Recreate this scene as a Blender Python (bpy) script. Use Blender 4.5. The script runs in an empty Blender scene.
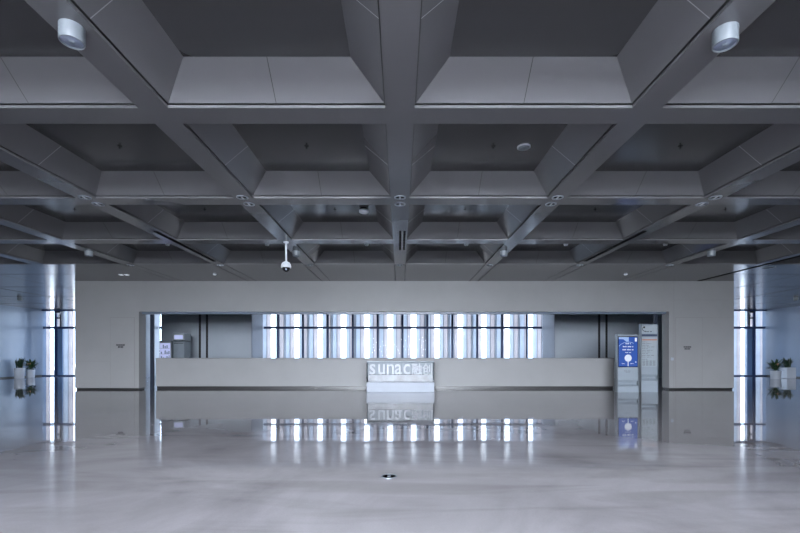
import bpy, math, random
from mathutils import Vector, Matrix

random.seed(7)
PI = math.pi
SC = bpy.context.scene
COL = SC.collection

# ------------------------------------------------------------------ measures (metres)
F = 429.0                    # focal length in pixels of the 800 wide frame
EYE = 1.22
H = 3.82                     # underside of the beams and of the flat ceiling
S = 2.6                      # coffer grid
BW = 0.155                   # half width of a beam
Y0 = 4.67                    # first beam in front of the camera
WALL_Y = 15.07
FAC_Y = 24.8                 # glazed facade at the far end
SCR_Y = 26.4                 # stone screen outside it
SXL, SXR = 20.7, 21.2
REAR_Y = -5.885               # glazed facade behind the camera


# ------------------------------------------------------------------ materials
def srgb(r, g, b):
    def c(v):
        v /= 255.0
        return v / 12.92 if v <= 0.04045 else ((v + 0.055) / 1.055) ** 2.4
    return (c(r), c(g), c(b), 1.0)


def principled(name, col, rough=0.5, metal=0.0, spec=0.5, var=0.0, scale=3.0, bump=0.0, bscale=60.0,
               rough_var=0.0, stretch=(1, 1, 1), coat=0.0):
    m = bpy.data.materials.new(name)
    m.use_nodes = True
    nt = m.node_tree
    b = nt.nodes['Principled BSDF']
    b.inputs['Base Color'].default_value = col
    b.inputs['Roughness'].default_value = rough
    b.inputs['Metallic'].default_value = metal
    b.inputs['Specular IOR Level'].default_value = spec
    b.inputs['Coat Weight'].default_value = coat
    tc = nt.nodes.new('ShaderNodeTexCoord')
    mp = nt.nodes.new('ShaderNodeMapping')
    mp.inputs['Scale'].default_value = stretch
    nt.links.new(tc.outputs['Object'], mp.inputs['Vector'])
    if var > 0 or rough_var > 0:
        n = nt.nodes.new('ShaderNodeTexNoise')
        n.inputs['Scale'].default_value = scale
        n.inputs['Detail'].default_value = 6
        n.inputs['Roughness'].default_value = 0.6
        nt.links.new(mp.outputs['Vector'], n.inputs['Vector'])
        if var > 0:
            r = nt.nodes.new('ShaderNodeValToRGB')
            lo = [max(0, c * (1 - var)) for c in col[:3]] + [1]
            hi = [min(1, c * (1 + var)) for c in col[:3]] + [1]
            r.color_ramp.elements[0].color = lo
            r.color_ramp.elements[0].position = 0.3
            r.color_ramp.elements[1].color = hi
            r.color_ramp.elements[1].position = 0.7
            nt.links.new(n.outputs['Fac'], r.inputs['Fac'])
            nt.links.new(r.outputs['Color'], b.inputs['Base Color'])
        if rough_var > 0:
            mr = nt.nodes.new('ShaderNodeMapRange')
            mr.inputs['From Min'].default_value = 0.3
            mr.inputs['From Max'].default_value = 0.7
            mr.inputs['To Min'].default_value = max(0.0, rough - rough_var)
            mr.inputs['To Max'].default_value = rough + rough_var
            nt.links.new(n.outputs['Fac'], mr.inputs['Value'])
            nt.links.new(mr.outputs['Result'], b.inputs['Roughness'])
    if bump > 0:
        n2 = nt.nodes.new('ShaderNodeTexNoise')
        n2.inputs['Scale'].default_value = bscale
        n2.inputs['Detail'].default_value = 4
        bp = nt.nodes.new('ShaderNodeBump')
        bp.inputs['Strength'].default_value = bump
        bp.inputs['Distance'].default_value = 0.01
        nt.links.new(mp.outputs['Vector'], n2.inputs['Vector'])
        nt.links.new(n2.outputs['Fac'], bp.inputs['Height'])
        nt.links.new(bp.outputs['Normal'], b.inputs['Normal'])
    return m


def emission(name, col, strength):
    m = bpy.data.materials.new(name)
    m.use_nodes = True
    b = m.node_tree.nodes['Principled BSDF']
    b.inputs['Base Color'].default_value = (0.02, 0.02, 0.02, 1)
    b.inputs['Emission Color'].default_value = col
    b.inputs['Emission Strength'].default_value = strength
    b.inputs['Roughness'].default_value = 0.15
    return m


def glass(name, tint=(0.93, 0.97, 1.0, 1), refl=0.05):
    m = bpy.data.materials.new(name)
    m.use_nodes = True
    nt = m.node_tree
    nt.nodes.remove(nt.nodes['Principled BSDF'])
    out = nt.nodes['Material Output']
    t = nt.nodes.new('ShaderNodeBsdfTransparent')
    t.inputs['Color'].default_value = tint
    g = nt.nodes.new('ShaderNodeBsdfGlossy')
    g.inputs['Roughness'].default_value = 0.02
    fr = nt.nodes.new('ShaderNodeFresnel')
    fr.inputs['IOR'].default_value = 1.06      # anti-reflection coated panes
    mx = nt.nodes.new('ShaderNodeMixShader')
    nt.links.new(fr.outputs['Fac'], mx.inputs['Fac'])
    nt.links.new(t.outputs['BSDF'], mx.inputs[1])
    nt.links.new(g.outputs['BSDF'], mx.inputs[2])
    nt.links.new(mx.outputs['Shader'], out.inputs['Surface'])
    return m


def translucent(name, col, trans=0.6):
    m = bpy.data.materials.new(name)
    m.use_nodes = True
    nt = m.node_tree
    nt.nodes.remove(nt.nodes['Principled BSDF'])
    out = nt.nodes['Material Output']
    d = nt.nodes.new('ShaderNodeBsdfDiffuse')
    t = nt.nodes.new('ShaderNodeBsdfTranslucent')
    mx = nt.nodes.new('ShaderNodeMixShader')
    mx.inputs['Fac'].default_value = trans
    tc = nt.nodes.new('ShaderNodeTexCoord')
    n = nt.nodes.new('ShaderNodeTexNoise')
    n.inputs['Scale'].default_value = 1.3
    n.inputs['Detail'].default_value = 5
    r = nt.nodes.new('ShaderNodeValToRGB')
    r.color_ramp.elements[0].position = 0.3
    r.color_ramp.elements[1].position = 0.7
    r.color_ramp.elements[0].color = [c * 0.9 for c in col[:3]] + [1]
    r.color_ramp.elements[1].color = [min(1, c * 1.06) for c in col[:3]] + [1]
    nt.links.new(tc.outputs['Object'], n.inputs['Vector'])
    nt.links.new(n.outputs['Fac'], r.inputs['Fac'])
    nt.links.new(r.outputs['Color'], d.inputs['Color'])
    nt.links.new(r.outputs['Color'], t.inputs['Color'])
    nt.links.new(d.outputs['BSDF'], mx.inputs[1])
    nt.links.new(t.outputs['BSDF'], mx.inputs[2])
    nt.links.new(mx.outputs['Shader'], out.inputs['Surface'])
    return m


def floor_material():
    m = bpy.data.materials.new('polished_stone_floor')
    m.use_nodes = True
    nt = m.node_tree
    L = nt.links.new
    b = nt.nodes['Principled BSDF']
    tc = nt.nodes.new('ShaderNodeTexCoord')
    n1 = nt.nodes.new('ShaderNodeTexNoise')          # broad clouds of the poured floor
    n1.inputs['Scale'].default_value = 0.55
    n1.inputs['Detail'].default_value = 7
    n1.inputs['Roughness'].default_value = 0.62
    n1.inputs['Distortion'].default_value = 0.7
    L(tc.outputs['Object'], n1.inputs['Vector'])
    n2 = nt.nodes.new('ShaderNodeTexNoise')          # fine aggregate
    n2.inputs['Scale'].default_value = 70
    n2.inputs['Detail'].default_value = 2
    L(tc.outputs['Object'], n2.inputs['Vector'])
    r = nt.nodes.new('ShaderNodeValToRGB')
    r.color_ramp.elements[0].position = 0.3
    r.color_ramp.elements[1].position = 0.68
    r.color_ramp.elements[0].color = srgb(128, 125, 128)
    r.color_ramp.elements[1].color = srgb(161, 158, 162)
    L(n1.outputs['Fac'], r.inputs['Fac'])
    mp = nt.nodes.new('ShaderNodeMapping')           # long faint streaks
    mp.inputs['Rotation'].default_value = (0, 0, 0.6)
    mp.inputs['Scale'].default_value = (0.25, 1.6, 1)
    L(tc.outputs['Object'], mp.inputs['Vector'])
    n3 = nt.nodes.new('ShaderNodeTexNoise')
    n3.inputs['Scale'].default_value = 1.1
    n3.inputs['Detail'].default_value = 8
    n3.inputs['Distortion'].default_value = 1.5
    L(mp.outputs['Vector'], n3.inputs['Vector'])
    r3 = nt.nodes.new('ShaderNodeValToRGB')
    r3.color_ramp.elements[0].position = 0.35
    r3.color_ramp.elements[1].position = 0.5
    r3.color_ramp.elements[0].color = (0.72, 0.71, 0.70, 1)
    r3.color_ramp.elements[1].color = (1, 1, 1, 1)
    L(n3.outputs['Fac'], r3.inputs['Fac'])
    mx = nt.nodes.new('ShaderNodeMixRGB')
    mx.blend_type = 'MULTIPLY'
    mx.inputs['Fac'].default_value = 0.7
    L(r.outputs['Color'], mx.inputs['Color1'])
    L(r3.outputs['Color'], mx.inputs['Color2'])
    r2 = nt.nodes.new('ShaderNodeValToRGB')
    r2.color_ramp.elements[0].color = (0.9, 0.9, 0.9, 1)
    r2.color_ramp.elements[1].color = (1.06, 1.06, 1.06, 1)
    L(n2.outputs['Fac'], r2.inputs['Fac'])
    mx2 = nt.nodes.new('ShaderNodeMixRGB')
    mx2.blend_type = 'MULTIPLY'
    mx2.inputs['Fac'].default_value = 1.0
    L(mx.outputs['Color'], mx2.inputs['Color1'])
    L(r2.outputs['Color'], mx2.inputs['Color2'])
    L(mx2.outputs['Color'], b.inputs['Base Color'])
    mr = nt.nodes.new('ShaderNodeMapRange')
    mr.inputs['From Min'].default_value = 0.3
    mr.inputs['From Max'].default_value = 0.7
    mr.inputs['To Min'].default_value = 0.012
    mr.inputs['To Max'].default_value = 0.045
    L(n3.outputs['Fac'], mr.inputs['Value'])
    L(mr.outputs['Result'], b.inputs['Roughness'])
    b.inputs['IOR'].default_value = 1.68
    nb = nt.nodes.new('ShaderNodeTexNoise')          # very slight waviness
    nb.inputs['Scale'].default_value = 1.8
    nb.inputs['Detail'].default_value = 3
    L(tc.outputs['Object'], nb.inputs['Vector'])
    bp = nt.nodes.new('ShaderNodeBump')
    bp.inputs['Strength'].default_value = 0.05
    bp.inputs['Distance'].default_value = 0.012
    L(nb.outputs['Fac'], bp.inputs['Height'])
    L(bp.outputs['Normal'], b.inputs['Normal'])
    return m


M = {}
M['floor'] = floor_material()
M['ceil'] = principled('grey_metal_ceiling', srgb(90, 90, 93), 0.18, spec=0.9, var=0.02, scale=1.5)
M['ceil_shaded'] = principled('shaded_coffer_top', srgb(58, 58, 60), 0.18, spec=0.9, var=0.02, scale=1.5)  # same ceiling metal, darkened to paint in the shade of the recess
M['joint'] = principled('dark_joint', srgb(22, 22, 25), 0.7, var=0.1)
M['hairline'] = principled('pale_hairline', srgb(125, 125, 130), 0.5, var=0.05)
M['stone'] = principled('pale_stone', srgb(121, 121, 122), 0.5, spec=0.2, var=0.045, scale=0.9, rough_var=0.05)
M['stonej'] = principled('stone_joint', srgb(104, 103, 102), 0.7, var=0.05)
M['plinth'] = principled('dark_plinth', srgb(30, 29, 30), 0.4, var=0.1)
M['backwall'] = principled('grey_back_wall', srgb(156, 163, 171), 0.4, var=0.05, scale=0.7)
M['white'] = principled('white_paint', srgb(126, 132, 142), 0.35, var=0.03)
M['sidewall'] = principled('sky_tinted_wall', srgb(110, 124, 144), 0.25, var=0.03, scale=0.6)  # blue of the window light mixed into the wall colour
M['steel'] = principled('dark_steel', srgb(30, 36, 48), 0.45, metal=0.0, spec=0.25, var=0.08, scale=8)
M['bluesteel'] = principled('blue_grey_steel', srgb(34, 50, 84), 0.45, metal=0.0, spec=0.25, var=0.06, scale=5)
M['panel'] = principled('blue_grey_panel', srgb(92, 112, 142), 0.45, var=0.06, scale=3)
M['silver'] = principled('brushed_silver', srgb(120, 126, 132), 0.4, metal=0.75, var=0.04, scale=2, stretch=(1, 1, 30))
M['silverp'] = principled('silver_paint', srgb(122, 130, 138), 0.42, metal=0.1, spec=0.3, var=0.03)
M['chrome'] = principled('polished_steel', srgb(124, 130, 138), 0.35, spec=0.4, metal=0.0, var=0.02)
M['mirror'] = principled('satin_sheet', srgb(102, 110, 118), 0.4, spec=0.2, var=0.06, scale=2.5)
M['block'] = principled('polished_block', srgb(66, 72, 80), 0.22, spec=0.2, var=0.45, scale=3)  # strong mottling paints in bright reflected patches
M['signbase'] = principled('white_sign_base', srgb(112, 118, 129), 0.4, spec=0.3, var=0.03)
M['lamp_white'] = principled('white_lamp_housing', srgb(104, 110, 116), 0.4, var=0.02)
M['spot'] = emission('lit_spot', (0.9, 0.95, 1.0, 1), 1.2)
M['slot'] = principled('matt_black_slot', srgb(9, 9, 10), 0.9, spec=0.05, var=0.05)
M['rail'] = principled('grey_rail', srgb(84, 94, 108), 0.4, var=0.05)
M['plastic'] = principled('white_plastic', srgb(192, 196, 202), 0.4, var=0.02)
M['lens'] = principled('grey_lens', srgb(128, 138, 158), 0.4, var=0.08, scale=20)
M['black'] = principled('black_plastic', srgb(14, 15, 18), 0.2, var=0.1)
M['pot'] = principled('white_glazed_pot', srgb(160, 166, 176), 0.25, var=0.03)
M['soil'] = principled('soil', srgb(48, 38, 30), 0.9, var=0.3, scale=40)
M['leaf'] = principled('dark_leaf', srgb(22, 42, 28), 0.4, var=0.35, scale=6)
M['leafy'] = principled('mid_leaf', srgb(34, 58, 34), 0.4, var=0.35, scale=6)
M['flower'] = principled('salmon_flower', srgb(196, 140, 120), 0.5, var=0.15, scale=20)
M['glass'] = glass('window_glass')
M['screen_stone'] = translucent('pale_screen_stone', srgb(211, 213, 217), 0.72)
M['screen_stone_warm'] = translucent('warm_screen_stone', srgb(218, 210, 208), 0.72)
M['screen_groove'] = principled('screen_groove', srgb(120, 122, 130), 0.8, var=0.1)
M['ground'] = principled('outdoor_paving', srgb(170, 170, 168), 0.8, var=0.08, scale=0.8)
M['blue_screen'] = emission('blue_display', srgb(34, 78, 168), 1.0)
M['pale_screen'] = emission('pale_display', srgb(150, 178, 226), 1.0)
M['white_screen'] = emission('white_display', srgb(215, 226, 245), 1.0)
M['navy'] = principled('navy_print', srgb(34, 48, 72), 0.5, var=0.05)
M['ink'] = principled('dark_print', srgb(16, 17, 20), 0.5, var=0.05)
M['greyink'] = principled('grey_print', srgb(70, 76, 84), 0.5, var=0.05)
M['orange'] = principled('orange_print', srgb(150, 92, 70), 0.5, var=0.05)
M['sheet'] = principled('pale_print_sheet', srgb(130, 138, 144), 0.5, var=0.03)
M['cool_glow'] = emission('lit_cooler', srgb(190, 200, 245), 0.9)


# ------------------------------------------------------------------ mesh builder
class MB:
    def __init__(s):
        s.v, s.f, s.mi, s.sm = [], [], [], []

    def add(s, vs, fs, mi=0, smooth=False, xf=None):
        o = len(s.v)
        for p in vs:
            p = Vector(p)
            s.v.append(tuple(xf @ p) if xf else tuple(p))
        for f in fs:
            s.f.append([i + o for i in f])
            s.mi.append(mi)
            s.sm.append(smooth)
        return s

    def quad(s, a, b, c, d, mi=0):
        return s.add([a, b, c, d], [(0, 1, 2, 3)], mi)

    def box(s, x0, x1, y0, y1, z0, z1, mi=0, xf=None):
        vs = [(x, y, z) for z in (z0, z1) for y in (y0, y1) for x in (x0, x1)]
        return s.add(vs, [(0, 2, 3, 1), (4, 5, 7, 6), (0, 1, 5, 4), (2, 6, 7, 3), (0, 4, 6, 2), (1, 3, 7, 5)], mi, xf=xf)

    def bbox(s, x0, x1, y0, y1, z0, z1, b=0.01, mi=0):
        """box with chamfered edges"""
        vs, fs = [], []
        X, Y, Z = (x0, x1), (y0, y1), (z0, z1)
        idx = {}
        for i in (0, 1):
            for j in (0, 1):
                for k in (0, 1):
                    sx, sy, sz = (1 if i == 0 else -1), (1 if j == 0 else -1), (1 if k == 0 else -1)
                    for a in range(3):
                        p = [X[i] + sx * b, Y[j] + sy * b, Z[k] + sz * b]
                        p[a] = (X[i], Y[j], Z[k])[a]
                        idx[i, j, k, a] = len(vs)
                        vs.append(tuple(p))
        for i in (0, 1):
            fs.append([idx[i, 0, 0, 0], idx[i, 1, 0, 0], idx[i, 1, 1, 0], idx[i, 0, 1, 0]])
            fs.append([idx[0, i, 0, 1], idx[1, i, 0, 1], idx[1, i, 1, 1], idx[0, i, 1, 1]])
            fs.append([idx[0, 0, i, 2], idx[1, 0, i, 2], idx[1, 1, i, 2], idx[0, 1, i, 2]])
            for j in (0, 1):
                fs.append([idx[i, j, 0, 0], idx[i, j, 1, 0], idx[i, j, 1, 1], idx[i, j, 0, 1]])
                fs.append([idx[i, 0, j, 0], idx[i, 1, j, 0], idx[i, 1, j, 2], idx[i, 0, j, 2]])
                fs.append([idx[0, i, j, 1], idx[1, i, j, 1], idx[1, i, j, 2], idx[0, i, j, 2]])
                for k in (0, 1):
                    fs.append([idx[i, j, k, 0], idx[i, j, k, 1], idx[i, j, k, 2]])
        return s.add(vs, fs, mi)

    def lathe(s, prof, n=32, mi=0, smooth=True, c=(0, 0, 0), xf=None):
        vs, fs = [], []
        for r, z in prof:
            for i in range(n):
                a = 2 * PI * i / n
                vs.append((c[0] + r * math.cos(a), c[1] + r * math.sin(a), c[2] + z))
        for k in range(len(prof) - 1):
            for i in range(n):
                j = (i + 1) % n
                fs.append((k * n + i, k * n + j, (k + 1) * n + j, (k + 1) * n + i))
        s.add(vs, fs, mi, smooth, xf)
        for k in (0, len(prof) - 1):
            if prof[k][0] > 1e-6:
                s.add(vs[k * n:(k + 1) * n], [tuple(range(n))], mi, False, xf)
        return s

    def tube(s, p0, p1, r, n=12, mi=0, r1=None):
        p0, p1 = Vector(p0), Vector(p1)
        d = p1 - p0
        q = d.to_track_quat('Z', 'Y').to_matrix().to_4x4()
        xf = Matrix.Translation(p0) @ q
        return s.lathe([(r, 0), (r if r1 is None else r1, d.length)], n, mi, True, xf=xf)

    def prism(s, pts, y0, y1, mi=0):
        """polygon in x,z extruded along y"""
        n = len(pts)
        vs = [(x, y0, z) for x, z in pts] + [(x, y1, z) for x, z in pts]
        fs = [tuple(range(n)), tuple(range(2 * n - 1, n - 1, -1))]
        fs += [(i, i + n, (i + 1) % n + n, (i + 1) % n) for i in range(n)]
        return s.add(vs, fs, mi)

    def build(s, name, mats, parent=None, loc=None):
        if not isinstance(mats, (list, tuple)):
            mats = [mats]
        me = bpy.data.meshes.new(name)
        me.from_pydata(s.v, [], s.f)
        for m in mats:
            me.materials.append(m)
        me.polygons.foreach_set('material_index', s.mi)
        me.polygons.foreach_set('use_smooth', s.sm)
        me.update()
        import bmesh
        bm = bmesh.new()
        bm.from_mesh(me)
        bmesh.ops.recalc_face_normals(bm, faces=bm.faces)
        bm.to_mesh(me)
        bm.free()
        o = bpy.data.objects.new(name, me)
        COL.objects.link(o)
        if parent:
            o.parent = parent
        if loc:
            o.location = loc
        return o


def tag(o, label=None, cat=None, group=None, kind=None):
    if label:
        o['label'] = label
    if cat:
        o['category'] = cat
    if group:
        o['group'] = group
    if kind:
        o['kind'] = kind
    return o


def thing(name, loc, label, cat, group=None, rz=0):
    o = bpy.data.objects.new(name, None)
    o.empty_display_size = 0.1
    COL.objects.link(o)
    o.location = loc
    o.rotation_euler = (0, 0, rz)
    return tag(o, label, cat, group)


def structure(name, loc=(0, 0, 0)):
    o = bpy.data.objects.new(name, None)
    COL.objects.link(o)
    o.location = loc
    o['kind'] = 'structure'
    return o


def struct(mb, name, mats, parent=None):
    o = mb.build(name, mats, parent)
    if not parent:
        o['kind'] = 'structure'
    return o


def copy_tree(o, loc, label=None, group=None, rz=None):
    c = o.copy()
    COL.objects.link(c)
    c.location = loc
    if rz is not None:
        c.rotation_euler = (0, 0, rz)
    if label:
        c['label'] = label
    if group:
        c['group'] = group
    for ch in [k for k in o.children]:
        d = ch.copy()
        COL.objects.link(d)
        d.parent = c
        for g in [k for k in ch.children]:
            e = g.copy()
            COL.objects.link(e)
            e.parent = d
    return c


def text_mesh(body, size, depth, name, mat, parent, loc, bevel=0.0, xscale=1.0):
    cu = bpy.data.curves.new(name, 'FONT')
    cu.body = body
    cu.size = size
    cu.extrude = depth / 2
    cu.bevel_depth = bevel
    cu.resolution_u = 5
    t = bpy.data.objects.new(name + '_curve', cu)
    COL.objects.link(t)
    dg = bpy.context.evaluated_depsgraph_get()
    me = bpy.data.meshes.new_from_object(t.evaluated_get(dg))
    bpy.data.objects.remove(t)
    bpy.data.curves.remove(cu)
    me.name = name
    me.transform(Matrix.Scale(xscale, 4, (1, 0, 0)))
    me.transform(Matrix.Rotation(PI / 2, 4, 'X'))
    me.materials.clear()
    me.materials.append(mat)
    o = bpy.data.objects.new(name, me)
    COL.objects.link(o)
    o.parent = parent
    o.location = loc
    return o


# ------------------------------------------------------------------ floor, ground
struct(MB().box(-SXL - 0.3, SXR + 0.3, REAR_Y - 0.3, FAC_Y + 0.3, -0.2, 0.0), 'floor', M['floor'])
struct(MB().box(-45, 45, -40, REAR_Y - 0.3, -0.3, -0.1), 'ground_rear', M['ground'])
struct(MB().box(-45, 45, FAC_Y + 0.3, 60, -0.3, -0.1), 'ground_front', M['ground'])

# ------------------------------------------------------------------ ceiling
XS = [S * k for k in range(-5, 6)]                   # beam lines along the hall
YS = [Y0 + S * k for k in range(-4, 4)]              # cross beams (last one is the edge of the flat ceiling)
XE, YE0, YE1 = XS[-1], YS[0], YS[-1]
cm = MB()
zb = H


def strip(x0, x1, y0, y1, mi=0, z=H):
    cm.quad((x0, y0, z), (x1, y0, z), (x1, y1, z), (x0, y1, z), mi)


for x in XS:                                          # undersides of the long beams
    strip(x - BW, x + BW, YE0 - BW, YE1 - BW)
for y in YS[:-1]:                                     # undersides of the cross beams
    for a, b in zip(XS[:-1], XS[1:]):
        strip(a + BW, b - BW, y - BW, y + BW)
# flat ceiling round the coffered field
cm_flat = [(-SXL, SXR, YE1 - BW, FAC_Y), (-SXL, -XE - BW, REAR_Y, YE1 - BW), (XE + BW, SXR, REAR_Y, YE1 - BW)]
for r in cm_flat:
    strip(*r)
ceiling = cm.build('ceiling', [M['ceil'], M['joint']])
ceiling['kind'] = 'structure'
jm = MB()                                             # joints of the flat ceiling panels
for k in (-3, -2, -1, 0, 1, 2, 3):
    for e in (-BW, BW):
        w = 0.012 if abs(k) < 3 else 0.006
        jm.box(S * k + e - w, S * k + e + w, YE1 - BW, WALL_Y, H - 0.003, H + 0.002)
for s in (-1, 1):
    jm.box(s * 15.6 - .025, s * 15.6 + .025, 14, FAC_Y, H - 0.003, H + 0.002)
    for x in (13, 18.2):
        jm.box(s * x - .004, s * x + .004, 12.4, FAC_Y, H - 0.003, H + 0.002)
    for y in (13.8, 16.4, 19, 21.6):
        jm.box(min(s * 10.6, s * 20.7), max(s * 10.6, s * 20.7), y - .006, y + .006, H - 0.003, H + 0.002)
jm.build('panel_joint', M['joint'], ceiling)
struct(MB().box(-SXL - .3, SXR + .3, REAR_Y - .3, FAC_Y + .3, H + 0.5, H + 0.7), 'roof', M['ceil'])


def coffer_mesh():
    m = MB()
    o = S / 2 - BW                                     # half opening
    lip, gap, ht, inset = 0.03, 0.013, 0.31, 0.33
    t = o - inset
    def ring(a, za, b, zb_, mi=0, split=False):
        c = [(-1, -1), (1, -1), (1, 1), (-1, 1)]
        for i in range(4):
            p, q = c[i], c[(i + 1) % 4]
            A, B = Vector((p[0] * a, p[1] * a, za)), Vector((q[0] * a, q[1] * a, za))
            C, D = Vector((q[0] * b, q[1] * b, zb_)), Vector((p[0] * b, p[1] * b, zb_))
            if not split:
                m.quad(A, B, C, D, mi)
                continue
            g = 0.004
            dA = (B - A).normalized()
            mA, mB = (A + B) / 2, (D + C) / 2
            m.quad(A, mA - dA * g, mB - dA * g, D, 0)
            m.quad(mA + dA * g, B, C, mB + dA * g, 0)
            m.quad(mA - dA * g, mA + dA * g, mB + dA * g, mB - dA * g, 1 if i in (0, 2) else 2)
    ring(o, 0, o, lip)
    ring(o, lip, o + 0.03, lip, 1)
    ring(o + 0.03, lip, o + 0.03, lip + gap, 1)
    ring(o + 0.03, lip + gap, o - 0.012, lip + gap, 1)
    ring(o - 0.012, lip + gap, t, ht, 0, True)
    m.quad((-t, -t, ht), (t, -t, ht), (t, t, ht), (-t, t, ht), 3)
    return m


first = None
for yi in range(len(YS) - 1):
    for xi in range(len(XS) - 1):
        loc = (XS[xi] + S / 2, YS[yi] + S / 2, H)
        if first is None:
            first = coffer_mesh().build('coffer', [M['ceil'], M['joint'], M['hairline'], M['ceil_shaded']], ceiling, loc)
        else:
            c = first.copy()
            COL.objects.link(c)
            c.location = loc

# ------------------------------------------------------------------ outer walls
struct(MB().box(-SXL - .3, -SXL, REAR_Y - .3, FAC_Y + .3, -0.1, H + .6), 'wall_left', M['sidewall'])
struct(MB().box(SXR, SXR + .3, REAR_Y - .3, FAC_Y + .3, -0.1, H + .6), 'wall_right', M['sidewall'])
struct(MB().box(-SXL, -SXL + .02, 8, FAC_Y, 0, .07), 'baseboard_left', M['plinth'])
struct(MB().box(SXR - .02, SXR, 8, FAC_Y, 0, .07), 'baseboard_right', M['plinth'])
GL = 3.6                                             # half width of the rear glazing
wr = MB()
wr.box(-SXL, -GL, REAR_Y - .3, REAR_Y, 0, H)
wr.box(GL, SXR, REAR_Y - .3, REAR_Y, 0, H)
wr.box(-SXL, SXR, REAR_Y - .3, REAR_Y, H, H + .6)
struct(wr, 'wall_rear', M['white'])
struct(MB().box(-50, 50, FAC_Y, FAC_Y + .3, H, H + 26), 'sky_blocker_top', M['stone'])   # added unseen wall, keeps the bright rear sky off the screen panels

# ------------------------------------------------------------------ screen wall with the wide opening
OPL, OPR = -9.17, 9.45
XL, XR = -11.42, 11.73
T = 0.40
HEAD = 2.745
w = MB()
w.box(XL, OPL, WALL_Y, WALL_Y + T, .06, H)
w.box(OPR, XR, WALL_Y, WALL_Y + T, .06, H)
w.box(OPL, OPR, WALL_Y, WALL_Y + T, HEAD, H)
for x in (-9.9, 9.62):
    w.box(x - .004, x + .004, WALL_Y - .0015, WALL_Y + .01, .06, H if x > 0 else 2.56, 1)
for x0, x1, z in ((XL, -9.9, 1.0), (9.62, XR, 3.15), (10.62, XR, 2.54)):
    w.box(x0, x1, WALL_Y - .001, WALL_Y + .01, z - .003, z + .003, 1)
struct(w, 'wall_front', [M['stone'], M['stonej']])
struct(MB().box(XL + .03, OPL - .03, WALL_Y + .03, WALL_Y + T - .03, 0, .062), 'baseboard_front_left', M['plinth'])
struct(MB().box(OPR + .03, XR - .03, WALL_Y + .03, WALL_Y + T - .03, 0, .062), 'baseboard_front_right', M['plinth'])


def flush_door(n, x0, x1, z1):
    d = structure('door_%d' % n, ((x0 + x1) / 2, WALL_Y, 0))
    hw = (x1 - x0) / 2
    MB().box(-hw + .012, hw - .012, -.006, .004, .075, z1 - .012).build('door_leaf', M['stone'], d)
    f = MB()
    f.box(-hw, -hw + .012, -.002, .004, .07, z1)
    f.box(hw - .012, hw, -.002, .004, .07, z1)
    f.box(-hw + .012, hw - .012, -.002, .004, z1 - .012, z1)
    f.build('door_seam', M['stonej'], d)
    return d


flush_door(1, -10.18, -9.32, 2.54)
flush_door(2, 9.68, 10.62, 2.54)


def door_sign(x, z, rows, label):
    """small black lettering: two rows of characters set straight on the door"""
    t = thing('door_sign', (x, WALL_Y - .0065, z), label, 'sign')
    for ri, (wd, h, n, dz) in enumerate(rows):
        m = MB()
        cw = wd / n
        for k in range(n):                              # stroke built block characters, too small to read
            a = -wd / 2 + k * cw + cw * .12
            b = a + cw * .76
            st = h * .3
            m.box(a, b, -.004, 0, dz + h - st, dz + h)
            m.box(a, a + st, -.004, 0, dz, dz + h - st)
            if k % 2 == 0:
                m.box(a + st, b, -.004, 0, dz + h * .36, dz + h * .36 + st)
            if k % 3 != 1:
                m.box(b - st, b, -.004, 0, dz, dz + h * .36)
            else:
                m.box(a + st, b, -.004, 0, dz, dz + st)
        m.build('lettering', M['ink'], t)
    return t


door_sign(-9.81, 1.47, [(.31, .055, 8, .075), (.19, .06, 4, 0)], 'small black two row lettering on the left flush stone door')
door_sign(10.09, 1.41, [(.27, .05, 7, .07), (.21, .055, 4, 0)], 'small black two row lettering on the right flush stone door')
sw = thing('wall_switch', (9.56, WALL_Y, 1.08), 'small pale square switch plate on right jamb of wide wall opening', 'switch')
MB().bbox(-.05, .05, -.012, 0, -.05, .05, .004).build('plate', M['white'], sw)
MB().bbox(-.025, .025, -.018, -.012, -.03, .03, .002).build('rocker', M['white'], sw)

# rail and steel posts of the opening
struct(MB().box(OPL, OPR, WALL_Y + .16, WALL_Y + .36, HEAD - .065, HEAD), 'trim_1', M['rail'])
for n, x in ((2, -8.92), (3, 9.2)):
    struct(MB().box(x - .05, x + .05, WALL_Y + .33, WALL_Y + .43, 0, HEAD - .06), 'trim_%d' % n, M['steel'])

# ------------------------------------------------------------------ counter wall
CY = 15.55
ct = thing('reception_counter', (-.545, CY, 0), 'long low pale stone reception counter spanning the wide wall opening', 'counter')
hw = 8.31
MB().bbox(-hw, hw, 0, .42, .085, 1.06, .006).build('body', M['stone'], ct)
MB().bbox(-hw - .0, hw + .0, -.012, .6, 1.06, 1.11, .006).build('worktop', M['stone'], ct)
MB().box(-hw + .02, hw - .02, .05, .40, 0, .085).build('plinth', M['plinth'], ct)
struct(MB().box(OPL - .4, OPR + .4, 15.62, 15.63, 0, .001), 'floor_joint', M['plinth'])

# ------------------------------------------------------------------ back walls flanking the middle glazing
BY = 22.9
WL, WR = -7.95, 8.28
def back_wall(name, x0, x1, slots):
    b = MB()
    b.box(x0, x1, BY, FAC_Y - .1, 0, H)
    for x in slots:
        b.box(x - .055, x + .055, BY - .012, BY + .01, 0, 3.45, 1)
    return struct(b, name, [M['backwall'], M['joint'], M['white']])
back_wall('wall_back_left', -12.75, WL, [-10.68, -10.3])
back_wall('wall_back_right', WR, 14.4, [10.63, 11.02, 13.6])
for nm, x0, x1 in (('wall_reveal_left', WL, WL + .03), ('wall_reveal_right', WR - .03, WR)):
    struct(MB().box(x0, x1, BY + .01, FAC_Y - .02, 0, H), nm, M['white'])

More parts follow.
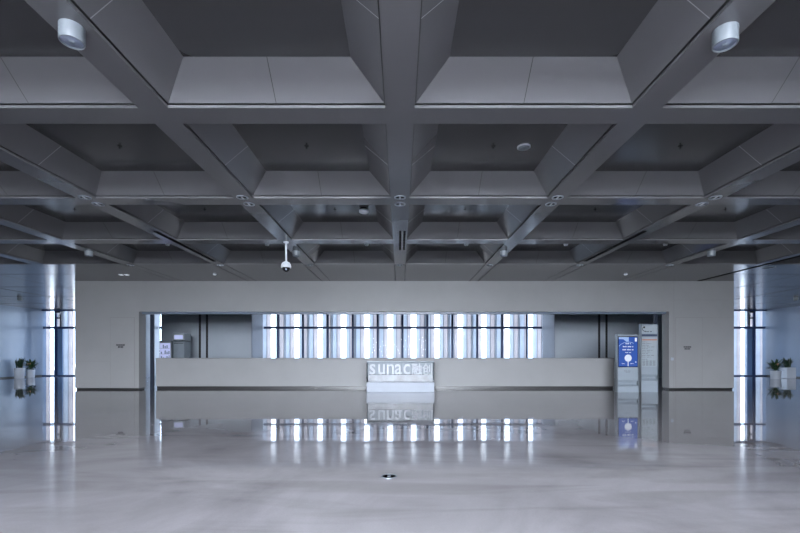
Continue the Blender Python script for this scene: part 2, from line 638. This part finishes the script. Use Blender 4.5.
# ------------------------------------------------------------------ glazing
def window(n, x0, x1, y, bars, transom, depth=.09, bw=.115, mat='bluesteel', head=H, panes=True):
    wn = structure('window_%d' % n, ((x0 + x1) / 2, y, 0))
    cx = (x0 + x1) / 2
    for x in bars:
        MB().box(x - cx - bw / 2, x - cx + bw / 2, 0, depth, .06, head - .06).build('mullion', M[mat], wn)
    MB().box(x0 - cx, x1 - cx, -.02, depth + .02, 0, .06).build('sill_rail', M[mat], wn)
    MB().box(x0 - cx, x1 - cx, -.02, depth + .02, head - .06, head).build('head_rail', M[mat], wn)
    edges = [x0] + [b for b in bars if x0 + .2 < b < x1 - .2] + [x1]
    for a, b in zip(edges[:-1], edges[1:]):
        if transom:
            MB().box(a - cx + bw / 2, b - cx - bw / 2, .01, depth - .01, transom - .065, transom + .065).build('transom', M[mat], wn)
        MB().box(a - cx + .02, b - cx - .02, depth * .45, depth * .45 + .012, .06, head - .06).build('glass_pane', M['glass'], wn)
    return wn


P = 1.441
TR = 2.80
bars = [0.145 + P * k for k in range(-5, 6)]
window(1, WL, WR, FAC_Y, bars, TR)
SL, SR = -17.0, 17.0
wl = window(2, -SXL, SL, FAC_Y, [-19.93, -18.4], TR)
wr_ = window(3, SR, SXR, FAC_Y, [18.7, 20.5], TR)
for wn, s in ((wl, 1), (wr_, -1)):
    cx = wn.location.x
    xm = -19.93 if s > 0 else 20.5
    def bx(name, a, b, y0, y1, z0, z1, mat):
        a, b = xm + s * a - cx, xm + s * b - cx
        MB().box(min(a, b), max(a, b), y0, y1, z0, z1).build(name, M[mat], wn)
    bx('cover_panel', .05, .34, .1, .16, .06, TR - .05, 'panel')
    bx('short_mullion', .27, .35, -.01, .1, TR + .05, H - .06, 'steel')
    bx('cross_rail', .04, .27, .0, .09, 3.32, 3.40, 'steel')
    bx('cross_rail', .04, .27, .0, .09, 3.66, 3.76, 'steel')
    br = MB()
    a = Vector((xm + s * .36 - cx, -.05, 3.72))
    b = Vector((xm + s * .22 - cx, -.05, 3.36))
    br.tube(a, b, .022)
    br.build('brace', M['white'], wn)
for nm, x0, x1 in (('sky_blocker_left', -50, -SXL - .3), ('sky_blocker_right', SXR + .3, 50)):  # added unseen walls, shut out rear sky past the sides of the hall
    struct(MB().box(x0, x1, FAC_Y, FAC_Y + .3, -.1, H), nm, M['stone'])
# solid pieces of facade between the glazed stretches
struct(MB().box(-13.2, WL - .05, FAC_Y + .0, FAC_Y + .2, 0, H), 'wall_facade_left', M['white'])
struct(MB().box(WR + .05, SR, FAC_Y, FAC_Y + .2, 0, H), 'wall_facade_right', M['white'])
struct(MB().box(-14.0, -13.97, BY, FAC_Y, 0, H), 'wall_reveal_far_left', M['white'])
window(4, -13.97, -13.2, FAC_Y, [-13.2], TR)
struct(MB().box(SL, -13.97, FAC_Y, FAC_Y + .2, 0, H), 'wall_facade_far_left', M['white'])
window(5, -GL, GL, REAR_Y - .2, [-GL + 1.2 * k for k in range(1, 6)], 2.8, panes=True)


# ------------------------------------------------------------------ stone screen outside
def screen_panel(width):
    m = MB()
    plan = [(.0, .195, 0, 0), (.225, .435, .02, 1), (.465, .515, .01, 0), (.545, .775, .02, 0), (.805, 1.0, 0, 1)]
    for a, b, d, mi in plan:
        m.box(a * width, b * width, -d, .12, 0, 4.6, mi)
    for a, b in ((.195, .225), (.435, .465), (.515, .545), (.775, .805)):
        m.box(a * width, b * width, .03, .11, 0, 4.6, 2)
    return m


PANW = P - .32
pan_mats = [M['screen_stone'], M['screen_stone_warm'], M['screen_groove']]
proto = None
ords = ['first', 'second', 'third', 'fourth', 'fifth', 'sixth', 'seventh', 'eighth', 'ninth', 'tenth', 'eleventh',
        'twelfth', 'thirteenth', 'fourteenth', 'fifteenth']


def put_panel(x, label, group):
    global proto
    if proto is None:
        proto = screen_panel(PANW).build('screen_panel', pan_mats, None, (x, SCR_Y, -.1))
        return tag(proto, label, 'screen panel', group)
    c = proto.copy()
    COL.objects.link(c)
    c.location = (x, SCR_Y, -.1)
    c['label'], c['group'] = label, group
    return c


xs = [-.60 + .16 + P * k for k in range(-7, 7)]
for i, x in enumerate(xs):
    put_panel(x, '%s pale ribbed stone panel from the left outside the long middle window' % ords[i], 'stone panels outside the middle window')
for i, k in enumerate(range(-4, 0)):
    put_panel(-20.05 + .2 + P * (k + 2) - P, '%s pale ribbed stone panel from the left outside far left window' % ords[i], 'stone panels outside the left window')
for i, k in enumerate(range(4)):
    put_panel(18.2 + P * k + .2 - P, '%s pale ribbed stone panel from the left outside far right window' % ords[i], 'stone panels outside the right window')

# ------------------------------------------------------------------ ceiling fittings
def cylinder_lamp(loc, label):
    t = thing('cylinder_downlight', loc, label, 'ceiling light', 'white cylinder lights under the beams')
    MB().lathe([(.088, 0), (.088, -.118), (.085, -.125), (.078, -.125), (.076, -.112), (.0001, -.112)], 40).build('housing', M['lamp_white'], t)
    MB().lathe([(.075, -.113), (.075, -.116), (.0001, -.118)], 32).build('lens', M['lens'], t)
    MB().lathe([(.022, -.117), (.020, -.122), (.0001, -.122)], 20).build('sensor', M['silverp'], t)
    return t


cyl = None
for x, y, lab in ((-S, 3.40, 'large white cylinder light under the beam at upper left, nearest on the left'),
                  (S, 3.43, 'large white cylinder light under the beam at upper right, nearest on the right'),
                  (-S, 10.75, 'small white cylinder light just right of the hanging dome camera'),
                  (S, 10.75, 'small white cylinder light under the beam right of middle, before flat ceiling'),
                  (-3 * S, 10.75, 'small white cylinder light under the far left beam beside blue sheen'),
                  (3 * S, 10.75, 'small white cylinder light under the far right beam'),
                  (-17.2, 19.4, 'tiny white cylinder light on side ceiling above the left potted plants'),
                  (17.9, 19.4, 'tiny white cylinder light on side ceiling above the right potted plants')):
    if cyl is None:
        cyl = cylinder_lamp((x, y, H), lab)
    else:
        copy_tree(cyl, (x, y, H), lab)


def twin_downlight(loc, label, group):
    t = thing('twin_downlight', loc, label, 'ceiling light', group)
    MB().lathe([(.074, 0.004), (.074, -.008), (.08, -.012), (.094, -.008), (.096, 0)], 36).build('trim_ring', M['chrome'], t)
    MB().lathe([(.073, -.001), (.0001, -.001)], 32).build('recess', M['silverp'], t)
    for s in (-1, 1):
        MB().lathe([(.030, -.0015), (.030, -.004), (.0001, -.0045)], 24, c=(s * .036, 0, 0)).build('lamp', M['black'], t)
    MB().bbox(-.012, .012, -.05, .05, -.012, -.001, .003).build('bridge', M['plastic'], t)
    return t


tw = None
place = {-2: 'far left', -1: 'left of middle', 0: 'middle', 1: 'right of middle', 2: 'far right'}
for k in range(-2, 3):
    for dy, wd in ((-.165, 'nearer'), (.15, 'farther')):
        lab = '%s of two round twin lamp downlights on the %s beam crossing' % (wd, place[k])
        loc = (S * k, YS[5] + dy - .03, H)
        if tw is None:
            tw = twin_downlight(loc, lab, 'twin downlights at the beam crossings')
        else:
            copy_tree(tw, loc, lab)
place2 = {-3: 'leftmost', -2: 'second from left', -1: 'third from left', 0: 'middle', 1: 'third from right', 2: 'second from right', 3: 'rightmost'}
for k in range(-3, 4):
    copy_tree(tw, (S * k, YS[7] - .06, H), '%s small twin downlight where the beams end at flat ceiling' % place2[k], 'twin downlights at the edge of the flat ceiling')

# square twin spots and small spots in the flat ceiling
t = thing('square_twin_spot', (-8.93, 13.88, H), 'pair of small bright square recessed spots in flat ceiling above left wall', 'ceiling light')
for s in (-1, 1):
    MB().bbox(s * .09 - .06, s * .09 + .06, -.06, .06, -.012, 0, .004).build('spot_frame', M['plastic'], t)
    MB().box(s * .09 - .045, s * .09 + .045, -.045, .045, -.016, -.012).build('spot_lens', M['spot'], t)
for x, lab in ((-5.95, 'small round white detector in flat ceiling left of middle, above the wide opening'),
               (7.25, 'small round white detector in flat ceiling right of middle, above blue display')):
    t = thing('smoke_detector', (x, 13.78, H), lab, 'smoke detector', 'detectors in the flat ceiling')
    MB().lathe([(.055, 0), (.055, -.014), (.04, -.035), (.0001, -.038)], 24).build('detector_body', M['plastic'], t)

# linear slot diffusers
def slot(x, y0, y1, label, two=True, wd=.022):
    t = thing('ceiling_slot_diffuser', (x, (y0 + y1) / 2, H), label, 'air diffuser', 'black slot diffusers under the beams')
    l = (y1 - y0) / 2
    for dx in ((-.045, .045) if two else (0,)):
        MB().box(dx - wd, dx + wd, -l, l, -.006, -.001).build('slot', M['slot'], t)
    if two:
        for k in range(7):
            y = -l + (k + .5) * 2 * l / 7
            MB().box(-.07, .07, y - .01, y + .01, -.008, -.001).build('crossbar', M['ceil'], t)
    return t


slot(.05, 9.0, 10.6, 'short black double slot air grille under middle beam')
slot(-2 * S + .06, 9.0, 11.9, 'long black slot air grille under the beam left of dome camera', False, .045)
slot(2 * S - .06, 9.0, 11.9, 'long black slot air grille under the beam right of middle', False, .045)
slot(10.49, 10.6, 15.05, 'long black slot running to the top right corner of stone wall', False, .055)

# fittings in the coffers
def sprinkler(loc, label):
    t = thing('sprinkler', loc, label, 'sprinkler', 'sprinklers in the coffers')
    m = MB().lathe([(.03, 0), (.03, -.004), (.007, -.008), (.007, -.022), (.003, -.028), (.003, -.034), (.016, -.035), (.016, -.037), (.0001, -.038)], 16)
    m.build('sprinkler_head', M['black'], t)
    return t


CT = H + .31
sp = None
rown = {6: 'second row', 7: 'third row'}
coln = {-6.5: 'far left', -3.9: 'left', -1.3: 'inner left', 1.3: 'inner right', 3.9: 'right', 6.5: 'far right'}
for yi, y in ((6, 5.97), (7, 8.57)):
    for x in coln:
        if yi == 6 and abs(x) > 5:
            continue
        lab = 'tiny dark sprinkler in the %s coffer of the %s from the front' % (coln[x], rown[yi])
        if sp is None:
            sp = sprinkler((x, y, CT), lab)
        else:
            copy_tree(sp, (x, y, CT), lab)
t = thing('ceiling_speaker', (1.73, 5.99, CT), 'round flat white disc in the coffer right of middle beam', 'ceiling speaker')
MB().lathe([(.092, 0), (.092, -.012), (.086, -.018), (.08, -.016), (.0001, -.016)], 40).build('speaker_rim', M['plastic'], t)
MB().lathe([(.078, -.0165), (.078, -.019), (.0001, -.020)], 32).build('speaker_grille', M['silverp'], t)
t = thing('access_point', (-.72, 8.55, CT), 'white rounded box detector in the coffer left of middle beam', 'detector')
MB().lathe([(.07, 0), (.07, -.02), (.0001, -.02)], 24).build('mount', M['black'], t)
MB().lathe([(.08, -.02), (.095, -.03), (.095, -.06), (.08, -.075), (.0001, -.078)], 28).build('cover', M['plastic'], t)
sd = None
for x in (-6.07, -3.47, -.87, 1.73, 4.33, 6.93):
    lab = 'tiny white detector in the coffer of farthest row, %s' % {-6.07: 'farthest left', -3.47: 'second from left', -.87: 'just left of middle beam', 1.73: 'just right of middle beam', 4.33: 'second from right', 6.93: 'farthest right'}[x]
    if sd is None:
        sd = thing('coffer_detector', (x, 11.2, CT), lab, 'smoke detector', 'detectors in the farthest coffers')
        MB().lathe([(.055, 0), (.055, -.02), (.045, -.05), (.0001, -.055)], 24).build('detector_body', M['plastic'], sd)
        MB().lathe([(.02, -.05), (.018, -.062), (.0001, -.063)], 12).build('sensor', M['silverp'], sd)
    else:
        copy_tree(sd, (x, 11.2, CT), lab)
t = thing('square_ceiling_vent', (10.95, 12.75, H), 'small square vent in side ceiling right of long black slot', 'vent')
MB().bbox(-.12, .12, -.12, .12, -.012, 0, .004).build('vent_frame', M['silverp'], t)
vs = MB()
for k in range(5):
    vs.box(-.09, .09, -.09 + k * .04, -.07 + k * .04, -.016, -.01)
vs.build('louvre', M['black'], t)

# dome camera on a drop rod
t = thing('dome_camera', (-S - .02, 9.87, H), 'white dome security camera hanging on a rod from beam crossing', 'security camera')
MB().lathe([(.06, 0), (.06, -.02), (.03, -.03)], 24).build('ceiling_flange', M['plastic'], t)
MB().tube((0, 0, -.02), (0, 0, -.47), .022, 16).build('drop_rod', M['plastic'], t)
MB().lathe([(.03, -.45), (.075, -.47), (.105, -.51), (.115, -.56), (.115, -.59), (.1, -.592), (.0001, -.592)], 36).build('housing', M['plastic'], t)
ball = MB().lathe([(.088, -.592)] + [(.088 * math.cos(a * PI / 20), -.60 - .092 * math.sin(a * PI / 20)) for a in range(0, 10)] + [(.0001, -.692)], 32)
bo = ball.build('dome', M['black'], t)
MB().tube((.02, -.078, -.64), (.024, -.094, -.645), .02, 16).build('camera_lens', M['lens'], bo)

# ------------------------------------------------------------------ floor outlet
t = thing('floor_outlet', (-.11, 4.31, 0), 'small round metal floor outlet set in the polished floor at front', 'floor outlet')
MB().lathe([(.082, 0), (.082, .004), (.077, .006), (.066, .005), (.065, .001)], 40).build('ring', M['silver'], t)
MB().lathe([(.065, .0015), (.0001, .0015)], 32).build('recess', M['black'], t)
MB().bbox(-.016, .016, -.03, .02, .0015, .007, .002).build('flap', M['silver'], t)

# ------------------------------------------------------------------ sign block before the counter
t = thing('lettered_sign', (.015, 14.14, 0), 'silver lettered block sign on white plinth before the counter', 'sign')
hw = 1.1
MB().bbox(-hw, hw, -.24, .30, 0, .34, .008).build('plinth', M['signbase'], t)
bp_ = MB().bbox(-hw, hw, .2, .30, .34, 1.01, .006).build('back_panel', M['mirror'], t)
MB().bbox(-hw + .03, hw - .03, -.1, .2, .34, .575, .006).build('polished_block', M['block'], t)
fr = MB()
fr.bbox(-hw, hw, -.14, .2, .985, 1.01, .004)
fr.build('top_edge', M['silverp'], t)
for s in (-1, 1):
    MB().box(min(s * hw, s * (hw - .012)), max(s * hw, s * (hw - .012)), -.14, .2, .34, .985).build('glass_side', M['glass'], t)
def put_text(body, x, z, size, xs_=1.0, dep=.06):
    return text_mesh(body, size, dep, 'letter', M['chrome'], t, (x, .02, z), .006, xs_)
for ch, x in (('s', -1.04), ('u', -.77), ('n', -.48), ('a', -.20), ('c', .08)):
    put_text(ch, x, .585, .72, .82)
for ch, x in (('\u878d', .36), ('\u521b', .72)):
    put_text(ch, x, .60, .40, .9)

# ------------------------------------------------------------------ blue display kiosk
t = thing('display_kiosk', (7.44, 14.15, 0), 'silver standing display kiosk with a lit blue screen', 'kiosk')
hw = .36
def kiosk_body(hw, ht, parent, groove):
    """side profile extruded across: foot, scooped groove, upright body"""
    prof = [(-.16, 0), (-.16, groove - .16)]
    for k in range(9):
        a = k / 8
        prof.append((-.16 + .10 * math.sin(a * PI) if a < 1 else -.14, groove - .16 + .2 * a))
    prof += [(-.14, ht - .02), (-.12, ht), (-.04, ht), (-.04, 0)]
    m = MB()
    n = len(prof)
    vs = [(-hw, y, z) for y, z in prof] + [(hw, y, z) for y, z in prof]
    m.add(vs, [tuple(range(n)), tuple(range(2 * n - 1, n - 1, -1))] + [(i, (i + 1) % n, (i + 1) % n + n, i + n) for i in range(n)])
    return m.build('body', M['silverp'], parent)
kiosk_body(hw - .03, 1.89, t, .36)
for s in (-1, 1):
    MB().bbox(s * (hw - .015) - .02, s * (hw - .015) + .02, -.165, -.03, 0, 1.9, .006).build('side_rail', M['silver'], t)
MB().bbox(-.318, .318, -.152, -.14, .82, 1.83, .003).build('screen_bezel', M['black'], t)
sc = MB().box(-.305, .305, -.158, -.152, .845, 1.805).build('screen', M['blue_screen'], t)
g = MB()                                             # picture on the screen
y0, y1 = -.160, -.158
g.prism([(-.305, 1.805), (-.305, 1.74), (-.16, 1.735), (-.06, 1.66), (.02, 1.66), (.02, 1.805)], y0, y1, 0)
g.build('picture_field', M['pale_screen'], sc)
g = MB()
def disc(cx, cz, r, n=28, ri=None, a0=0, a1=2 * PI):
    if ri is None:
        g.prism([(cx + r * math.cos(2 * PI * i / n), cz + r * math.sin(2 * PI * i / n)) for i in range(n)], y0 - .001, y1)
    else:
        for i in range(n):
            p, q = a0 + (a1 - a0) * i / n, a0 + (a1 - a0) * (i + 1) / n
            g.prism([(cx + ri * math.cos(p), cz + ri * math.sin(p)), (cx + r * math.cos(p), cz + r * math.sin(p)),
                     (cx + r * math.cos(q), cz + r * math.sin(q)), (cx + ri * math.cos(q), cz + ri * math.sin(q))], y0 - .001, y1)
disc(0, 1.12, .115)
g.box(-.012, .012, y0 - .001, y1, .86, 1.02)
g.build('map_pin', M['white_screen'], sc)
def words(m, x0, x1, z, h, n, yy0, yy1):
    """a line of tiny unreadable characters"""
    cw = (x1 - x0) / n
    for k in range(n):
        a = x0 + k * cw
        if k % 5 == 4:
            continue
        m.box(a, a + cw * .72, yy0, yy1, z, z + h * (.75 if k % 3 else 1))
for a in ((-.08, .09, 1.575, .035, 6), (-.17, .17, 1.475, .04, 11), (-.18, .18, 1.375, .04, 12), (-.09, .1, 1.29, .022, 8),
          (-.2, -.1, .93, .02, 6), (.08, .19, .93, .02, 6)):
    g = MB()
    words(g, *a, y0 - .001, y1)
    g.build('text_line', M['white_screen'], sc)
MB().box(.22, .285, y0 - .001, y1, 1.66, 1.78).build('badge', M['white_screen'], sc)
g = MB()
disc(.25, .99, .018, 12)
g.build('dot', M['white_screen'], sc)
g = MB()
disc(0, 1.25, .40, 40, .385, PI * .35, PI * 1.1)
for i in range(len(g.v)):                            # keep the rings inside the screen
    x, y, z = g.v[i]
    g.v[i] = (max(-.3, min(.3, x)), y + .0005, min(1.8, z))
g.build('screen_ring', M['pale_screen'], sc)
g = MB()
words(g, -.12, .12, .69, .02, 10, -.1425, -.139)
g.build('text_line', M['greyink'], t)
g = MB()
words(g, -.07, .07, .65, .016, 8, -.1425, -.139)
g.build('text_line', M['greyink'], t)

# ------------------------------------------------------------------ directory totem
t = thing('directory_totem', (8.17, 14.2, 0), 'tall silver directory board with printed list beside blue display', 'sign')
hw = .278
kiosk_body(hw - .012, 2.23, t, .54)
for s in (-1, 1):
    MB().bbox(s * (hw - .006) - .012, s * (hw - .006) + .012, -.165, -.03, 0, 2.24, .004).build('side_rail', M['silver'], t)
MB().box(-.27, .27, -.148, -.14, 1.93, 2.2).build('header_plate', M['sheet'], t)
MB().box(-.27, .27, -.150, -.14, 1.83, 1.90).build('dark_band', M['navy'], t)
sh = MB().box(-.27, .27, -.148, -.14, .84, 1.80).build('list_sheet', M['sheet'], t)
g = MB()
g.box(-.235, .25, -.1495, -.1475, 1.70, 1.735)
g.build('orange_heading', M['orange'], sh)
g = MB()
y0, y1 = -.1495, -.1475
lines = [(-.235, -.235 + (.16, .3, .22, .4, .18, .34, .26, .2, .42, .3)[k], 1.64 - k * .055, .02, (6, 11, 8, 14, 7, 12, 9, 8, 15, 11)[k]) for k in range(10)]
lines += [(-.235, -.06, 1.07, .024, 8)] + [(-.225, .22, 1.02 - k * .03, .02, 20) for k in range(6)]
for a in lines:
    g = MB()
    words(g, *a, y0, y1)
    g.build('text_line', M['greyink'], sh)
g = MB()
def arc(cx, cz, r, ri, a0, a1, n=20):
    for i in range(n):
        p, q = a0 + (a1 - a0) * i / n, a0 + (a1 - a0) * (i + 1) / n
        g.prism([(cx + ri * math.cos(p), cz + ri * math.sin(p)), (cx + r * math.cos(p), cz + r * math.sin(p)),
                 (cx + r * math.cos(q), cz + r * math.sin(q)), (cx + ri * math.cos(q), cz + ri * math.sin(q))], -.1515, -.1475)
arc(-.15, 2.075, .085, .068, PI * .5, PI * 1.62)
g.prism([(-.21, 2.11), (-.15, 2.09), (-.14, 2.145), (-.19, 2.16)], -.152, -.1475)
g.build('emblem', M['ink'], t)
g = MB()
words(g, -.15, .08, 1.975, .03, 7, -.1515, -.1475)
g.build('emblem_caption', M['ink'], t)

# ------------------------------------------------------------------ machines behind the counter
t = thing('glass_front_cooler', (-11.05, 20.2, 0), 'lower glass fronted drinks cooler with lit inside, behind the counter', 'cooler')
MB().bbox(-.28, .28, 0, .55, 0, 1.9, .01).build('cabinet', M['silverp'], t)
gd = MB().bbox(-.24, .24, -.03, 0, .2, 1.78, .006).build('door', M['cool_glow'], t)
MB().box(.19, .21, -.06, -.03, .8, 1.2).build('handle', M['silver'], gd)
its = MB()
for r in range(5):
    its.box(-.22, .22, -.034, -.03, .45 + r * .27, .462 + r * .27)
its.build('shelf', M['greyink'], gd)
cols = [M['panel'], M['sheet'], M['greyink']]
it2 = MB()
for r in range(5):
    for k in range(5):
        if (r * 7 + k * 3) % 4 == 0:
            continue
        x = -.19 + k * .088
        it2.box(x, x + .05, -.036, -.03, .465 + r * .27, .465 + r * .27 + .1 + .03 * ((r + k) % 3))
it2.build('bottle_row', M['panel'], gd)
t = thing('vending_cabinet', (-10.42, 20.2, 0), 'taller grey cabinet machine with top display, behind the counter', 'machine')
MB().bbox(-.26, .26, 0, .6, 0, 1.86, .01).build('lower_cabinet', M['silverp'], t)
MB().bbox(-.26, .26, .02, .6, 1.86, 1.90, .004).build('seam', M['black'], t)
up = MB().bbox(-.27, .27, -.01, .6, 1.90, 2.25, .01).build('upper_cabinet', M['sheet'], t)
MB().box(-.2, .2, -.016, -.01, 1.97, 2.16).build('display', M['cool_glow'], up)
MB().box(-.22, .22, -.006, 0, 1.76, 1.79).build('handle_slot', M['ink'], t)

# ------------------------------------------------------------------ potted plants
def leaf(m, base, az, el, ln, wd, bend, n=6, mi=0):
    """a bent, tapered, slightly folded leaf"""
    d = Vector((math.cos(az), math.sin(az), 0))
    side = Vector((-math.sin(az), math.cos(az), 0))
    p = Vector(base)
    vs, fs = [], []
    e = el
    for i in range(n + 1):
        f = i / n
        wv = wd * (math.sin(PI * min(1, f * .85 + .12)) ** .8) * (1 if i < n else .05)
        up = Vector((0, 0, 1)) * math.cos(e) - d * math.sin(e)
        vs += [p - side * wv / 2 + up * wv * .12, p, p + side * wv / 2 + up * wv * .12]
        step = ln / n
        p = p + (d * math.cos(e) + Vector((0, 0, 1)) * math.sin(e)) * step
        e -= bend / n
    for i in range(n):
        a = i * 3
        fs += [(a, a + 1, a + 4, a + 3), (a + 1, a + 2, a + 5, a + 4)]
    m.add(vs, fs, mi, True)


def pot_plant(loc, r, h, label, kind, seed, square=False):
    rnd = random.Random(seed)
    t = thing('potted_plant', loc, label, 'plant', 'potted plants by the side windows')
    if square:
        m = MB()
        m.bbox(-r, r, -r, r, 0, h, .02)
    else:
        m = MB().lathe([(r * .86, 0), (r * .9, .01), (r, h * .9), (r, h), (r * .93, h), (r * .9, h - .03)], 36)
    m.build('pot', M['pot'], t)
    MB().lathe([(r * .89, h + .001), (.0001, h + .006)], 28).build('soil', M['soil'], t)
    lm = MB()
    if kind == 'upright':
        for k in range(30):
            a = rnd.uniform(0, 2 * PI)
            rr = rnd.uniform(0, r * .7)
            leaf(lm, (rr * math.cos(a), rr * math.sin(a), h), a + rnd.uniform(-.5, .5), rnd.uniform(1.05, 1.5), rnd.uniform(.34, .56), rnd.uniform(.06, .1), rnd.uniform(-.1, .35))
    else:
        for k in range(46):
            a = rnd.uniform(0, 2 * PI)
            rr = rnd.uniform(0, r * .45)
            z = h + rnd.uniform(0, .2)
            leaf(lm, (rr * math.cos(a), rr * math.sin(a), z), a, rnd.uniform(.15, 1.4), rnd.uniform(.36, .58), rnd.uniform(.07, .12), rnd.uniform(.3, 1.1))
        st = MB()
        for k in range(5):
            a = k * 1.26
            st.tube((r * .2 * math.cos(a), r * .2 * math.sin(a), h), (r * .35 * math.cos(a), r * .35 * math.sin(a), h + .25), .008, 6)
        st.build('stem', M['leafy'], t)
    lm.build('foliage', M['leaf'] if kind == 'upright' else M['leafy'], t)
    if kind == 'flower':
        fm = MB()
        for k in range(16):
            a = k * 2.4
            leaf(fm, (.02 * math.cos(a), -.08 + .02 * math.sin(a), h + .28), a, .4 + .05 * k, .12, .05, .4, 4)
        fm.build('flower', M['flower'], t)
    return t


pot_plant((-19.8, 22.32, 0), .225, .55, 'upright dark spiky plant in taller white pot by left wall', 'upright', 3)
pot_plant((-20.1, 23.34, 0), .2, .42, 'spreading leafy plant in the smaller white pot by left wall', 'flower', 5)
pot_plant((19.2, 21.93, 0), .23, .42, 'leafy plant with salmon flower in smaller white pot, far right', 'flower', 8)
pot_plant((20.2, 22.36, 0), .24, .58, 'upright dark green plant in taller square white pot, far right', 'upright', 11, True)

# ------------------------------------------------------------------ sky and light
wd = bpy.data.worlds.new('sky')
SC.world = wd
wd.use_nodes = True
nt = wd.node_tree
bg = nt.nodes['Background']
tc = nt.nodes.new('ShaderNodeTexCoord')
sx = nt.nodes.new('ShaderNodeSeparateXYZ')
nt.links.new(tc.outputs['Generated'], sx.inputs['Vector'])
mr = nt.nodes.new('ShaderNodeMapRange')
mr.inputs['From Min'].default_value = -.5
mr.inputs['From Max'].default_value = -.12
nt.links.new(sx.outputs['Y'], mr.inputs['Value'])
rp = nt.nodes.new('ShaderNodeValToRGB')
rp.color_ramp.elements[0].color = (49.0, 48.6, 50.8, 1)
rp.color_ramp.elements[1].color = (1.70, 2.00, 2.50, 1)
nt.links.new(mr.outputs['Result'], rp.inputs['Fac'])
nt.links.new(rp.outputs['Color'], bg.inputs['Color'])
bg.inputs['Strength'].default_value = 3.0

# portals: they give off no light, they only tell the renderer where the sky comes in
def portal(x, y, w_, h_, rz):
    l = bpy.data.lights.new('window_portal', 'AREA')
    l.shape = 'RECTANGLE'
    l.size, l.size_y = w_, h_
    l.cycles.is_portal = True
    o = bpy.data.objects.new('window_portal', l)
    COL.objects.link(o)
    o.location = (x, y, H / 2)
    o.rotation_euler = (PI / 2, 0, rz)                 # 0: shines towards +y
    return o


portal(0, REAR_Y - .32, 2 * GL, H, 0)
portal((WL + WR) / 2, FAC_Y + .31, WR - WL, H, PI)
portal((-SXL + SL) / 2, FAC_Y + .31, SL + SXL, H, PI)
portal((SXR + SR) / 2, FAC_Y + .31, SXR - SR, H, PI)

# ------------------------------------------------------------------ camera
cd = bpy.data.cameras.new('camera')
cam = bpy.data.objects.new('camera', cd)
COL.objects.link(cam)
cam.location = (0, 0, EYE)
cam.rotation_euler = (PI / 2, 0, 0)
cd.sensor_width = 36
cd.lens = 36 * F / 800
cd.shift_y = (355 - 266.5) / 800
cd.clip_start = 0.05
cd.clip_end = 300
SC.camera = cam

SC.view_settings.view_transform = 'Standard'
SC.view_settings.look = 'None'
SC.view_settings.gamma = 1
SC.view_settings.use_curve_mapping = False
SC.view_settings.exposure = 0.0
SC.cycles.use_denoising = True
SC.cycles.max_bounces = 10
SC.cycles.sample_clamp_indirect = 12
SC.cycles.diffuse_bounces = 6
SC.cycles.glossy_bounces = 5
SC.cycles.transparent_max_bounces = 12
SC.cycles.caustics_reflective = False
SC.cycles.caustics_refractive = False
